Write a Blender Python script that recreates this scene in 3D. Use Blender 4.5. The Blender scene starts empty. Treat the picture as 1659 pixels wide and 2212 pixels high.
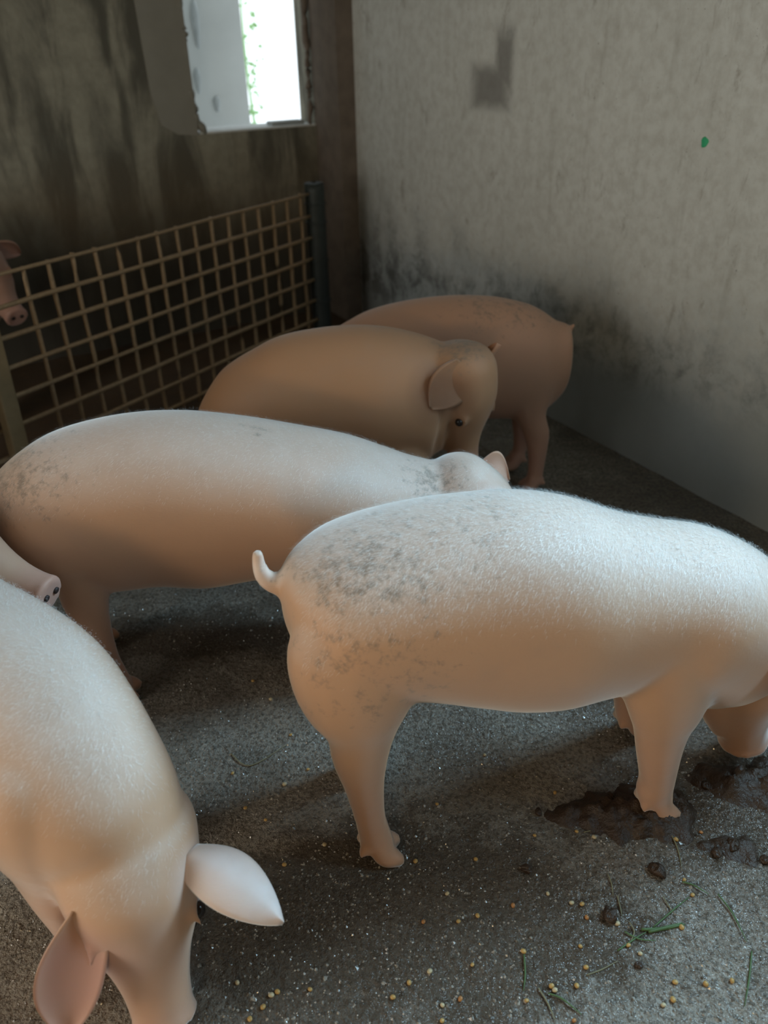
import bpy, math, random
import numpy as np
from mathutils import Vector, Matrix

random.seed(7)
rng = np.random.default_rng(7)
scene = bpy.context.scene
COL = scene.collection
R = math.radians

# ------------------------------------------------------------------ camera
CAM_H, F_PX, PITCH, ROLL = 1.38, 1725.0, R(31.0), R(1.3)
fwd = Vector((0, math.cos(PITCH), -math.sin(PITCH)))
r0 = Vector((1, 0, 0)); u0 = Vector((0, math.sin(PITCH), math.cos(PITCH)))
rgt = r0 * math.cos(ROLL) - u0 * math.sin(ROLL)
upv = u0 * math.cos(ROLL) + r0 * math.sin(ROLL)
cd = bpy.data.cameras.new('camera')
cd.sensor_fit = 'VERTICAL'; cd.sensor_height = 36.0; cd.sensor_width = 27.0
cd.lens = F_PX / 2212.0 * 36.0
cd.clip_start = 0.02
cd.dof.use_dof = True; cd.dof.focus_distance = 1.55; cd.dof.aperture_fstop = 2.7
cam = bpy.data.objects.new('camera', cd); COL.objects.link(cam)
m = Matrix((rgt, upv, -fwd)).transposed().to_4x4(); m.translation = (0, 0, CAM_H)
cam.matrix_world = m
scene.camera = cam

# ------------------------------------------------------------------ world, light, exposure
world = bpy.data.worlds.new('overcast_sky'); scene.world = world; world.use_nodes = True
bg = world.node_tree.nodes['Background']
bg.inputs[0].default_value = (0.86, 0.95, 1.0, 1); bg.inputs[1].default_value = 1.7
scene.view_settings.view_transform = 'Standard'; scene.view_settings.look = 'None'
scene.view_settings.gamma = 1.0; scene.view_settings.use_curve_mapping = False
scene.view_settings.exposure = 0.0

# room frame: origin in the far corner, E1 along the back wall, E2 along the right wall
OX, OY = -0.229, 4.667
E1 = np.array([-0.8704, -0.4924]); E2 = np.array([0.4924, -0.8704])
def RW(a, b, z=0.0):
    p = np.array([OX, OY]) + a * E1 + b * E2
    return Vector((p[0], p[1], z))
ROOM_A, ROOM_B, ROOM_H = 4.6, 6.4, 2.7

def area(name, loc, target, sx, sy, power, color, spread=180):
    l = bpy.data.lights.new(name, 'AREA'); l.shape = 'RECTANGLE'; l.size = sx; l.size_y = sy
    l.energy = power; l.color = color; l.spread = R(spread)
    o = bpy.data.objects.new(name, l); COL.objects.link(o); o.location = loc
    o.rotation_euler = (Vector(target) - Vector(loc)).to_track_quat('-Z', 'Y').to_euler()
    return o
# daylight entering by the openings in the right wall; the other two are added warm fills
area('daylight_side_opening', RW(-1.3, 3.52, 2.78), RW(1.3, 3.40, 0.55), 1.15, 1.15, 178, (0.47, 0.78, 1.0))
area('daylight_second_opening', RW(-0.28, 4.75, 1.85), RW(2.0, 3.6, 0.4), 0.75, 0.80, 18, (0.45, 0.78, 1.0))
area('doorway_fill', RW(4.75, 3.1, 1.05), RW(0.5, 2.2, 0.95), 1.3, 1.9, 35, (1.0, 0.87, 0.68))  # added fill for the right wall and pig sides, through an assumed doorway
area('warm_fill', RW(3.3, 5.7, 1.2), RW(1.3, 3.0, 0.5), 0.5, 0.3, 12.0, (1.0, 0.70, 0.36))  # added fill behind the camera; no lamp stands there

# ------------------------------------------------------------------ helpers
def vnoise2(X, Y, seed=0, octaves=4, scale=1.0, gain=0.5):
    g = np.random.default_rng(seed); out = np.zeros_like(X, dtype=float); amp = 1.0; tot = 0
    T = g.random((256, 256))
    for o in range(octaves):
        x = X * scale * 2 ** o + 17.3 * o; y = Y * scale * 2 ** o + 9.1 * o
        xi = np.floor(x).astype(int); yi = np.floor(y).astype(int); fx = x - xi; fy = y - yi
        fx = fx * fx * (3 - 2 * fx); fy = fy * fy * (3 - 2 * fy)
        a = T[xi % 256, yi % 256]; b = T[(xi + 1) % 256, yi % 256]; c = T[xi % 256, (yi + 1) % 256]; d = T[(xi + 1) % 256, (yi + 1) % 256]
        out += amp * ((a * (1 - fx) + b * fx) * (1 - fy) + (c * (1 - fx) + d * fx) * fy); tot += amp; amp *= gain
    return out / tot

def link(name, mesh, mat=None, parent=None, smooth=False):
    o = bpy.data.objects.new(name, mesh); COL.objects.link(o)
    if mat: mesh.materials.append(mat) if not mesh.materials else None
    if parent: o.parent = parent
    if smooth:
        mesh.polygons.foreach_set('use_smooth', np.ones(len(mesh.polygons), dtype=bool))
    return o
def mesh_of(name, v, f):
    me = bpy.data.meshes.new(name); me.from_pydata([tuple(map(float, p)) for p in v], [], [tuple(map(int, q)) for q in f]); me.update(); return me
def tag(o, label, cat, group=None, kind=None):
    o['label'] = label
    if cat: o['category'] = cat
    if group: o['group'] = group
    if kind: o['kind'] = kind
    return o
def struct(o, label=None):
    o['kind'] = 'structure'
    if label: o['label'] = label
    return o

class MB:
    def __init__(s): s.v = []; s.f = []
    def add(s, v, f):
        n = len(s.v); s.v += [tuple(map(float, p)) for p in v]; s.f += [tuple(n + i for i in q) for q in f]
    def grid_rings(s, rings, cap=True):
        n = len(s.v); k = len(rings[0]); m_ = len(rings)
        for r in rings: s.v += [tuple(map(float, p)) for p in r]
        for i in range(m_ - 1):
            for j in range(k):
                a = n + i * k + j; b = n + i * k + (j + 1) % k; s.f.append((a, b, b + k, a + k))
        if cap:
            s.v.append(tuple(np.mean(rings[0], 0))); c0 = len(s.v) - 1
            s.v.append(tuple(np.mean(rings[-1], 0))); c1 = len(s.v) - 1
            for j in range(k):
                s.f.append((c0, n + (j + 1) % k, n + j)); q = n + (m_ - 1) * k
                s.f.append((c1, q + j, q + (j + 1) % k))
    def box(s, corners8):
        n = len(s.v); s.v += [tuple(map(float, p)) for p in corners8]
        for q in ((0, 3, 2, 1), (4, 5, 6, 7), (0, 1, 5, 4), (1, 2, 6, 5), (2, 3, 7, 6), (3, 0, 4, 7)): s.f.append(tuple(n + i for i in q))
    def rbox(s, a0, a1, b0, b1, z0, z1):   # box in room frame
        s.box([RW(a, b, z) for z in (z0, z1) for a, b in ((a0, b0), (a1, b0), (a1, b1), (a0, b1))])
    def mesh(s, name): return mesh_of(name, s.v, s.f)

def catmull(P, n):
    P = np.asarray(P, float); k = len(P); out = []
    for i in range(k - 1):
        p0 = P[max(i - 1, 0)]; p1 = P[i]; p2 = P[i + 1]; p3 = P[min(i + 2, k - 1)]
        for t in np.linspace(0, 1, n, endpoint=False):
            out.append(0.5 * ((2 * p1) + (-p0 + p2) * t + (2 * p0 - 5 * p1 + 4 * p2 - p3) * t * t + (-p0 + 3 * p1 - 3 * p2 + p3) * t ** 3))
    out.append(P[-1]); return np.array(out)

def tube(mb, pts, radii, seg=10, sub=4):
    P = catmull(np.c_[np.array(pts, float), np.array(radii, float)], sub)
    C = P[:, :3]; rr = np.maximum(P[:, 3], 1e-4); T = np.gradient(C, axis=0); rings = []
    for c, t, r in zip(C, T, rr):
        t = t / np.linalg.norm(t); a = np.cross(t, [0, 0, 1.0])
        if np.linalg.norm(a) < 0.05: a = np.cross(t, [0, 1.0, 0])
        a /= np.linalg.norm(a); b = np.cross(t, a); ph = np.linspace(0, 2 * np.pi, seg, endpoint=False)
        rings.append(c + r * (np.cos(ph)[:, None] * a + np.sin(ph)[:, None] * b))
    mb.grid_rings(rings)

# ------------------------------------------------------------------ node helpers
def new_mat(name):
    mt = bpy.data.materials.new(name); mt.use_nodes = True
    nt = mt.node_tree; b = nt.nodes['Principled BSDF']
    return mt, nt, b
class N:
    def __init__(s, nt): s.nt = nt
    def node(s, t, **k):
        n = s.nt.nodes.new(t)
        for a, v in k.items(): setattr(n, a, v)
        return n
    def L(s, a, b): s.nt.links.new(a, b)
    def val(s, sock, v):
        if hasattr(v, 'is_output'): s.L(v, sock)
        else: sock.default_value = v
    def noise(s, vec, scale, detail=4, rough=0.55, dist=0.0):
        n = s.node('ShaderNodeTexNoise'); s.L(vec, n.inputs['Vector'])
        n.inputs['Scale'].default_value = scale; n.inputs['Detail'].default_value = detail
        n.inputs['Roughness'].default_value = rough; n.inputs['Distortion'].default_value = dist
        return n.outputs['Fac']
    def ramp(s, fac, stops):
        n = s.node('ShaderNodeValToRGB'); s.L(fac, n.inputs[0]); e = n.color_ramp.elements
        while len(e) < len(stops): e.new(0.5)
        for i, (p, c) in enumerate(stops):
            e[i].position = p; e[i].color = (c if isinstance(c, tuple) else (c, c, c)) + (1,)
        return n.outputs[0]
    def mix(s, fac, a, b, mode='MIX'):
        n = s.node('ShaderNodeMix', data_type='RGBA', blend_type=mode)
        s.val(n.inputs[0], fac)
        for i, v in ((6, a), (7, b)):
            if hasattr(v, 'is_output'): s.L(v, n.inputs[i])
            else: n.inputs[i].default_value = tuple(v) + (1,)
        return n.outputs[2]
    def math(s, op, a, b=0.0, c=0.0, clamp=False):
        n = s.node('ShaderNodeMath', operation=op, use_clamp=clamp)
        for i, v in enumerate((a, b, c)): s.val(n.inputs[i], v)
        return n.outputs[0]
    def maprange(s, v, a, b, c, d):
        n = s.node('ShaderNodeMapRange', interpolation_type='SMOOTHSTEP'); s.L(v, n.inputs[0])
        for i, x in enumerate((a, b, c, d)): n.inputs[1 + i].default_value = x
        return n.outputs[0]
    def coord(s, scale=(1, 1, 1)):
        t = s.node('ShaderNodeTexCoord'); mp = s.node('ShaderNodeMapping')
        s.L(t.outputs['Object'], mp.inputs[0]); mp.inputs['Scale'].default_value = scale
        return mp.outputs[0]
    def xyz(s, vec):
        n = s.node('ShaderNodeSeparateXYZ'); s.L(vec, n.inputs[0]); return n.outputs
    def bump(s, h, strength, dist=0.01, normal=None):
        n = s.node('ShaderNodeBump'); s.L(h, n.inputs['Height']); n.inputs['Strength'].default_value = strength
        n.inputs['Distance'].default_value = dist
        if normal: s.L(normal, n.inputs['Normal'])
        return n.outputs[0]

def simple(name, col, rough=0.7, metal=0.0, nscale=30, var=0.25, bump=0.15, dist=0.003):
    mt, nt, b = new_mat(name); n = N(nt); v = n.coord()
    f = n.noise(v, nscale, 5)
    n.L(n.mix(f, tuple(x * (1 - var) for x in col), tuple(min(1, x * (1 + var)) for x in col)), b.inputs['Base Color'])
    b.inputs['Roughness'].default_value = rough; b.inputs['Metallic'].default_value = metal
    n.L(n.bump(f, bump, dist), b.inputs['Normal'])
    return mt

# ---- wall materials (object coordinates: x runs along the wall, z up; walls are built in room axes)
def mat_right_wall():
    mt, nt, b = new_mat('stained_plaster'); n = N(nt); v = n.coord(); x, y, z = n.xyz(v)
    big = n.noise(v, 1.6, 5, 0.6); fine = n.noise(v, 22, 6, 0.65); speck = n.noise(v, 70, 3, 0.6)
    base = n.mix(big, (0.62, 0.66, 0.65), (0.78, 0.83, 0.84))
    base = n.mix(n.maprange(fine, 0.35, 0.7, 0.0, 0.42), base, (0.42, 0.42, 0.39))
    sv = n.coord((5.0, 5.0, 0.8))
    streak = n.noise(sv, 2.2, 5, 0.6)
    base = n.mix(n.maprange(streak, 0.55, 0.75, 0, 0.28), base, (0.22, 0.20, 0.16))
    base = n.mix(n.maprange(speck, 0.68, 0.74, 0, 0.65), base, (0.10, 0.09, 0.075))
    scuff = n.noise(n.coord((1.0, 1.0, 0.45)), 9, 6, 0.75, 0.4)
    base = n.mix(n.maprange(scuff, 0.56, 0.70, 0, 0.5), base, (0.25, 0.235, 0.205))
    # square damp stain
    d1 = n.math('MAXIMUM', n.math('MULTIPLY', n.math('ABSOLUTE', n.math('SUBTRACT', y, 1.37)), 0.8), n.math('MULTIPLY', n.math('ABSOLUTE', n.math('SUBTRACT', z, 1.19)), 1.3))
    d1 = n.math('ADD', d1, n.math('MULTIPLY', n.math('SUBTRACT', fine, 0.5), 0.09))
    d2 = n.math('MAXIMUM', n.math('ABSOLUTE', n.math('SUBTRACT', y, 1.45)), n.math('MULTIPLY', n.math('ABSOLUTE', n.math('SUBTRACT', z, 1.275)), 0.5))
    d2 = n.math('ADD', d2, n.math('MULTIPLY', n.math('SUBTRACT', fine, 0.5), 0.07))
    st = n.math('MAXIMUM', n.maprange(d1, 0.05, 0.13, 1, 0), n.maprange(d2, 0.025, 0.075, 1, 0))
    base = n.mix(n.math('MULTIPLY', st, 0.7), base, (0.14, 0.135, 0.13))
    # dung splash and rubbed dirt on the lower wall
    edge = n.math('ADD', z, n.math('MULTIPLY', n.math('SUBTRACT', n.noise(v, 3.2, 6, 0.7), 0.5), 0.62))
    edge = n.math('ADD', edge, n.math('MULTIPLY', n.math('SUBTRACT', fine, 0.5), 0.35))
    dirt = n.maprange(edge, 0.22, 0.72, 1, 0)
    base = n.mix(n.math('MULTIPLY', dirt, 0.9), base, (0.38, 0.44, 0.47))
    blot = n.math('MULTIPLY', n.maprange(n.noise(v, 7, 6, 0.75, 0.3), 0.42, 0.60, 0, 1), n.maprange(n.math('ADD', edge, n.math('MULTIPLY', y, 0.05)), 0.30, 0.75, 1, 0))
    blot = n.math('MULTIPLY', blot, n.maprange(n.math('SUBTRACT', z, n.math('MULTIPLY', y, 0.10)), -0.02, 0.2, 0, 1))
    base = n.mix(n.math('MULTIPLY', blot, 0.75), base, (0.05, 0.048, 0.045))
    # darker brown low down towards the corner
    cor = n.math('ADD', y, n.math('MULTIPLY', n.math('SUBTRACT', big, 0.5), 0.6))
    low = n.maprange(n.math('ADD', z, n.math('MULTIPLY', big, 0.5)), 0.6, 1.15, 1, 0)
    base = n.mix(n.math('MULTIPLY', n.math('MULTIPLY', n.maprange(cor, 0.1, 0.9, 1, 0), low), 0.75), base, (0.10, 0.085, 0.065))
    n.L(base, b.inputs['Base Color']); b.inputs['Roughness'].default_value = 0.8
    n.L(n.bump(n.math('ADD', fine, n.math('MULTIPLY', speck, 0.5)), 0.25, 0.006), b.inputs['Normal'])
    return mt
def mat_back_wall():
    mt, nt, b = new_mat('mouldy_plaster'); n = N(nt); v = n.coord(); x, y, z = n.xyz(v)
    sv = n.coord((4.5, 4.5, 0.9)); streak = n.noise(sv, 1.5, 5, 0.6, 0.6); big = n.noise(v, 1.8, 5, 0.6); fine = n.noise(v, 18, 6, 0.6)
    base = n.mix(n.maprange(streak, 0.36, 0.62, 0, 1), (0.10, 0.095, 0.075), (0.33, 0.315, 0.25))
    base = n.mix(n.maprange(fine, 0.3, 0.75, 0.0, 0.35), base, (0.09, 0.085, 0.07))
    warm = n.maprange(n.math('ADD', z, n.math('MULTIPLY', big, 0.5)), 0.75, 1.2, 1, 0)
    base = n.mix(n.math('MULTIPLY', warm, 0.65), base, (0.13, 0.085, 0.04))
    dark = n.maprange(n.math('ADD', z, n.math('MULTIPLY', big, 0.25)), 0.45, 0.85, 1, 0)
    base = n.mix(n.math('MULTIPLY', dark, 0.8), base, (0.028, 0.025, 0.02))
    n.L(base, b.inputs['Base Color']); b.inputs['Roughness'].default_value = 0.85
    n.L(n.bump(n.math('ADD', fine, streak), 0.5, 0.012), b.inputs['Normal'])
    return mt
def mat_floor():
    mt, nt, b = new_mat('wet_concrete'); n = N(nt); v = n.coord(); x, y, z = n.xyz(v)
    big = n.noise(v, 2.3, 5, 0.6); mid = n.noise(v, 11, 5, 0.62); fine = n.noise(v, 105, 4, 0.7); grit = n.noise(v, 190, 3, 0.6)
    base = n.mix(mid, (0.21, 0.18, 0.14), (0.72, 0.67, 0.58))
    base = n.mix(n.maprange(fine, 0.45, 0.62, 0, 0.68), base, (0.055, 0.043, 0.03))
    base = n.mix(n.maprange(grit, 0.60, 0.70, 0, 0.5), base, (0.36, 0.36, 0.34))
    mud_and_shade = n.maprange(n.math('ADD', n.math('MULTIPLY', big, 0.75), n.math('MULTIPLY', mid, 0.35)), 0.47, 0.62, 0, 1)
    def patch(cx, cy, rx, ry, s0):   # ragged brown patch: pig shadows painted into the colour, and muddied ground
        dx = n.math('DIVIDE', n.math('SUBTRACT', x, cx), rx); dy = n.math('DIVIDE', n.math('SUBTRACT', y, cy), ry)
        d = n.math('SQRT', n.math('ADD', n.math('MULTIPLY', dx, dx), n.math('MULTIPLY', dy, dy)))
        d = n.math('ADD', d, n.math('MULTIPLY', n.math('SUBTRACT', mid, 0.5), 1.3)); return n.maprange(d, 0.7, 1.25, s0, 0)
    mud_and_shade = n.math('MAXIMUM', n.math('MULTIPLY', mud_and_shade, 0.5), n.math('MAXIMUM', patch(0.0, 0.86, 0.50, 0.24, 0.8), n.math('MAXIMUM', patch(-0.50, 1.68, 0.34, 0.12, 0.8), patch(0.75, 1.1, 0.35, 0.16, 0.8))))
    base = n.mix(mud_and_shade, base, (0.075, 0.05, 0.028))
    # trodden brown dung in the neighbouring pen beyond the mesh
    cell = n.maprange(n.math('ADD', n.math('SUBTRACT', n.math('MULTIPLY', y, 0.55), n.math('MULTIPLY', x, 0.84)), n.math('MULTIPLY', mid, 0.2)), 2.35, 2.6, 0, 1)
    base = n.mix(n.math('MULTIPLY', cell, 0.9), base, n.mix(mid, (0.05, 0.028, 0.012), (0.17, 0.085, 0.028)))
    n.L(base, b.inputs['Base Color'])
    wet = n.maprange(n.math('ADD', n.math('MULTIPLY', x, 0.5), n.math('MULTIPLY', big, 0.9)), 0.25, 0.75, 0, 1)
    rough = n.math('SUBTRACT', n.math('ADD', 0.56, n.math('MULTIPLY', mid, 0.15)), n.math('MULTIPLY', wet, 0.42))
    n.L(rough, b.inputs['Roughness'])
    n.L(n.math('MULTIPLY', wet, 1.0), b.inputs['Coat Weight']); b.inputs['Coat Roughness'].default_value = 0.12
    h = n.math('ADD', n.math('MULTIPLY', mid, 1.2), n.math('ADD', n.math('MULTIPLY', fine, 1.0), n.math('MULTIPLY', grit, 0.45)))
    bn = n.bump(h, 1.0, 0.02); n.L(bn, b.inputs['Normal']); wn = n.noise(v, 62, 3, 0.55); n.L(n.bump(wn, 0.9, 0.016), b.inputs['Coat Normal'])
    return mt
def mat_dung():
    mt, nt, b = new_mat('wet_dung'); n = N(nt); v = n.coord()
    a = n.noise(v, 28, 5, 0.65); c = n.noise(v, 90, 4, 0.6)
    n.L(n.mix(a, (0.014, 0.009, 0.006), (0.075, 0.040, 0.020)), b.inputs['Base Color'])
    n.L(n.math('ADD', 0.28, n.math('MULTIPLY', c, 0.3)), b.inputs['Roughness'])
    n.L(n.bump(n.math('ADD', a, c), 0.7, 0.008), b.inputs['Normal'])
    return mt
def mat_skin():
    mt, nt, b = new_mat('pig_skin'); n = N(nt); v = n.coord()
    at = n.node('ShaderNodeVertexColor'); at.layer_name = 'skin'
    ds = n.node('ShaderNodeAttribute'); ds.attribute_name = 'dirt'
    big = n.noise(v, 4.0, 4, 0.55); mot = n.noise(v, 13, 4, 0.6); sp = n.noise(v, 48, 5, 0.7); fi = n.noise(v, 160, 3, 0.6)
    col = n.mix(n.maprange(big, 0.3, 0.7, 0, 0.30), at.outputs['Color'], (0.52, 0.29, 0.17))
    col = n.mix(n.maprange(mot, 0.45, 0.75, 0, 0.16), col, (0.40, 0.27, 0.20))
    dm = n.math('ADD', n.math('MULTIPLY', sp, 0.8), n.math('MULTIPLY', mot, 0.2))
    dm = n.math('ADD', dm, n.math('MULTIPLY', ds.outputs['Fac'], 0.26))
    dirt = n.math('MULTIPLY', n.maprange(dm, 0.62, 0.82, 0, 0.6), n.maprange(ds.outputs['Fac'], 0.02, 0.2, 0, 1))
    col = n.mix(dirt, col, (0.17, 0.145, 0.115))
    n.L(col, b.inputs['Base Color']); b.inputs['Roughness'].default_value = 0.62
    fz = n.node('ShaderNodeAttribute'); fz.attribute_name = 'fuzz'; n.L(fz.outputs['Fac'], b.inputs['Sheen Weight']); b.inputs['Sheen Roughness'].default_value = 0.4
    b.inputs['Sheen Tint'].default_value = (0.95, 0.98, 1.0, 1)
    b.inputs['Subsurface Weight'].default_value = 0.12; b.inputs['Subsurface Radius'].default_value = (1.0, 0.45, 0.25); b.inputs['Subsurface Scale'].default_value = 0.012
    hv = n.coord((1.0, 1.0, 6.0)); hair = n.noise(hv, 90, 3, 0.6)
    n.L(n.bump(n.math('ADD', n.math('MULTIPLY', fi, 0.4), n.math('MULTIPLY', hair, 0.5)), 0.18, 0.002), b.inputs['Normal'])
    return mt

def mat_hair():
    mt, nt, b = new_mat('white_bristle'); n = N(nt); v = n.coord()
    n.L(n.mix(n.noise(v, 300, 2), (0.90, 0.90, 0.89), (0.80, 0.80, 0.78)), b.inputs['Base Color'])
    b.inputs['Roughness'].default_value = 0.4
    return mt
M_HAIR = mat_hair()
M_RW, M_BW, M_FL, M_DUNG, M_SKIN = mat_right_wall(), mat_back_wall(), mat_floor(), mat_dung(), mat_skin()
M_COL = simple('column_render', (0.17, 0.14, 0.115), 0.85, nscale=14, var=0.45, bump=0.4, dist=0.01)
M_BAND = simple('smooth_cement', (0.26, 0.25, 0.215), 0.8, nscale=9, var=0.18, bump=0.15, dist=0.006)
M_CEIL = simple('ceiling_boards', (0.30, 0.27, 0.22), 0.9)
M_SILL = simple('limewashed_sill', (0.62, 0.64, 0.63), 0.8, nscale=25, var=0.2)
M_LIME = simple('limewash_outside', (0.50, 0.53, 0.52), 0.9, nscale=5, var=0.12, bump=0.3, dist=0.01)
M_STONE = simple('grey_render_patch', (0.34, 0.37, 0.37), 0.9, nscale=12, var=0.3)
M_WIRE = simple('rusty_steel', (0.32, 0.225, 0.13), 0.65, 0.1, nscale=60, var=0.35, bump=0.3)
M_POST = simple('green_black_steel', (0.035, 0.045, 0.045), 0.55, 0.2, nscale=25, var=0.4)
M_WOOD = simple('pale_timber', (0.25, 0.185, 0.10), 0.75, nscale=18, var=0.35, bump=0.3)
M_GREENPAINT = simple('green_paint', (0.05, 0.52, 0.26), 0.6)
M_CORN = simple('corn', (0.50, 0.31, 0.10), 0.45, nscale=120, var=0.25)
M_CORN2 = simple('corn_pale', (0.55, 0.45, 0.27), 0.5, nscale=120, var=0.2)
M_CORN3 = simple('corn_brown', (0.42, 0.19, 0.06), 0.45, nscale=120, var=0.25)
M_GRASS = simple('green_stem', (0.075, 0.135, 0.045), 0.6, nscale=40, var=0.35)
M_DRY = simple('dry_stem', (0.20, 0.18, 0.10), 0.7, nscale=40, var=0.35)
M_LEAF = simple('leaf', (0.34, 0.55, 0.24), 0.6, nscale=20, var=0.3)
M_EYE = simple('eye_dark', (0.02, 0.014, 0.012), 0.15, var=0.1, bump=0.0)
M_NOSTRIL = simple('nostril_dark', (0.035, 0.022, 0.02), 0.6, var=0.2)

# ------------------------------------------------------------------ room shell (built in room axes: object x = a, y = b)
ROOM = Matrix(((E1[0], E2[0], 0, OX), (E1[1], E2[1], 0, OY), (0, 0, 1, 0), (0, 0, 0, 1)))
def lbox(mb, a0, a1, b0, b1, z0, z1):
    mb.box([(a, b, z) for z in (z0, z1) for a, b in ((a0, b0), (a0, b1), (a1, b1), (a1, b0))])
def room_obj(name, mb, mat, parent=None, smooth=False):
    o = link(name, mb.mesh(name), mat, parent, smooth)
    if parent is None: o.matrix_world = ROOM
    return o
# floor: one uneven slab, finer where the camera looks
def axis_lines(lo, hi, f0, f1, fine, coarse):
    return np.unique(np.round(np.concatenate([np.arange(lo, f0, coarse), np.arange(f0, f1, fine), np.arange(f1, hi, coarse), [hi]]), 5))
ga = axis_lines(-0.02, ROOM_A, 0.05, 2.75, 0.0105, 0.12); gb = axis_lines(-0.02, ROOM_B, 1.1, 4.3, 0.0105, 0.10)
A, B = np.meshgrid(ga, gb, indexing='ij')
def floor_h(A, B):
    return (vnoise2(A, B, 3, 4, 6.0) - 0.5) * 0.010 + (vnoise2(A, B, 5, 3, 45.0) - 0.5) * 0.0055
Z = floor_h(A, B)
na, nb = A.shape
idx = np.arange(na * nb).reshape(na, nb)
fm = bpy.data.meshes.new('floor'); V = np.stack([A, B, Z], -1).reshape(-1, 3)
Fq = np.stack([idx[:-1, :-1], idx[:-1, 1:], idx[1:, 1:], idx[1:, :-1]], -1).reshape(-1, 4)
fm.from_pydata(V.tolist(), [], Fq.tolist()); fm.update()
# floor material wants world-like axes, so its vertices are stored in world axes
W3 = np.c_[OX + V[:, 0] * E1[0] + V[:, 1] * E2[0], OY + V[:, 0] * E1[1] + V[:, 1] * E2[1], V[:, 2]]
fm.vertices.foreach_set('co', W3.ravel()); fm.update()
floor = struct(link('floor', fm, M_FL, smooth=True), 'wet grey concrete pen floor streaked with brown dung')
fm.flip_normals() if fm.polygons[0].normal.z < 0 else None

# back wall with the window hole (a from W_A0 to W_A1, z from W_Z0 to W_Z1), ragged edges
W_A0, W_A1, W_Z0, W_Z1, WT = 0.085, 0.742, 0.968, 1.86, 0.20
mb = MB()
lbox(mb, -0.25, W_A0, -WT, 0, -0.05, ROOM_H); lbox(mb, W_A1, ROOM_A + 0.2, -WT, 0, -0.05, ROOM_H)
lbox(mb, W_A0, W_A1, -WT, 0, -0.05, W_Z0); lbox(mb, W_A0, W_A1, -WT, 0, W_Z1, ROOM_H)
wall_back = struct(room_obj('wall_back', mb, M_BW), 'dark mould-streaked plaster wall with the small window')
# ragged inner edge of the opening: lumps of broken plaster
def ragged(pts, depth, rad, seed):
    g = np.random.default_rng(seed); mb = MB()
    P = np.array(pts, float); out = []; rr = []
    for i in range(len(P) - 1):
        nseg = max(2, int(np.linalg.norm(P[i + 1] - P[i]) / 0.03))
        for t in np.linspace(0, 1, nseg, endpoint=False): out.append(P[i] * (1 - t) + P[i + 1] * t + g.normal(0, 0.003, 3)); rr.append(rad * g.uniform(0.5, 1.15))
    out.append(P[-1]); rr.append(rad * 0.5)
    tube(mb, out, rr, 8, 2); return mb
e = ragged([(W_A1, -0.015, W_Z1), (W_A1 + 0.004, -0.015, 1.2), (W_A1 - 0.012, -0.015, 1.02), (W_A1 - 0.05, -0.015, W_Z0)], 0, 0.022, 3)
room_obj('plaster_edge', e, M_BAND, wall_back, True)
e = ragged([(W_A0 + 0.03, -0.02, W_Z0 - 0.005), (W_A0 + 0.025, -0.02, 1.3), (W_A0 + 0.022, -0.02, W_Z1)], 0, 0.018, 5)
room_obj('plaster_edge', e, M_COL, wall_back, True)
# window surround (a smooth cement band) and sill
wf = MB()
band = [(W_A1 - 0.01, W_Z1 + 0.1), (W_A1 + 0.215, W_Z1 + 0.1), (W_A1 + 0.205, 1.5), (W_A1 + 0.195, 1.15), (W_A1 + 0.165, 1.02), (W_A1 + 0.09, 0.975), (W_A1 - 0.01, 0.965)]
k = len(band)
wf.add([(a, 0.005, z) for a, z in band] + [(a, -0.01, z) for a, z in band], [tuple(range(k)), tuple(range(2 * k - 1, k - 1, -1))] + [(i, k + i, k + (i + 1) % k, (i + 1) % k) for i in range(k)])
window = room_obj('window_1', wf, M_BAND); struct(window, 'small unglazed window opening with a smooth cement surround')
mb = MB(); lbox(mb, W_A0, W_A1 - 0.02, -WT - 0.03, -0.006, W_Z0 - 0.035, W_Z0 + 0.008); room_obj('window_sill', mb, M_SILL, window)
mb = MB(); lbox(mb, W_A0 + 0.05, W_A0 + 0.23, -0.13, -0.05, W_Z0 + 0.004, W_Z0 + 0.026); room_obj('sill_brick', mb, M_STONE, window)

# right wall with the daylight opening beyond the frame
D0, D1, DZ0, DZ1 = 3.12, 4.05, 1.25, 2.45
mb = MB()
D2, D3 = 4.3, 5.2
lbox(mb, -0.2, 0, 0, D0, -0.05, ROOM_H); lbox(mb, -0.2, 0, D1, D2, -0.05, ROOM_H); lbox(mb, -0.2, 0, D3, ROOM_B + 0.2, -0.05, ROOM_H)
for q0, q1 in ((D0, D1), (D2, D3)):
    lbox(mb, -0.2, 0, q0, q1, -0.05, DZ0); lbox(mb, -0.2, 0, q0, q1, DZ1, ROOM_H)
wall_right = struct(room_obj('wall_right', mb, M_RW), 'pale plaster wall with dirt-blackened foot')
mb = MB(); ph = np.linspace(0, 2 * np.pi, 20, endpoint=False); rr = 0.0125 * (1 + 0.10 * np.sin(3 * ph + 1) + 0.06 * np.sin(5 * ph))
ring = lambda d, k: [(d, 2.426 + k * r * math.cos(p), 1.085 + k * r * 1.15 * math.sin(p)) for r, p in zip(rr, ph)]
mb.grid_rings([ring(-0.002, 1.0), ring(0.0018, 1.0), ring(0.003, 0.7)])
o = room_obj('paint_spot', mb, M_GREENPAINT, wall_right, True); o['label'] = 'green paint dab on the wall'
# corner column
mb = MB(); lbox(mb, -0.01, 0.092, -0.01, 0.27, -0.02, ROOM_H)
column = struct(room_obj('trim_1', mb, M_COL), 'dark rendered column standing in the corner beside the window')
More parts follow.
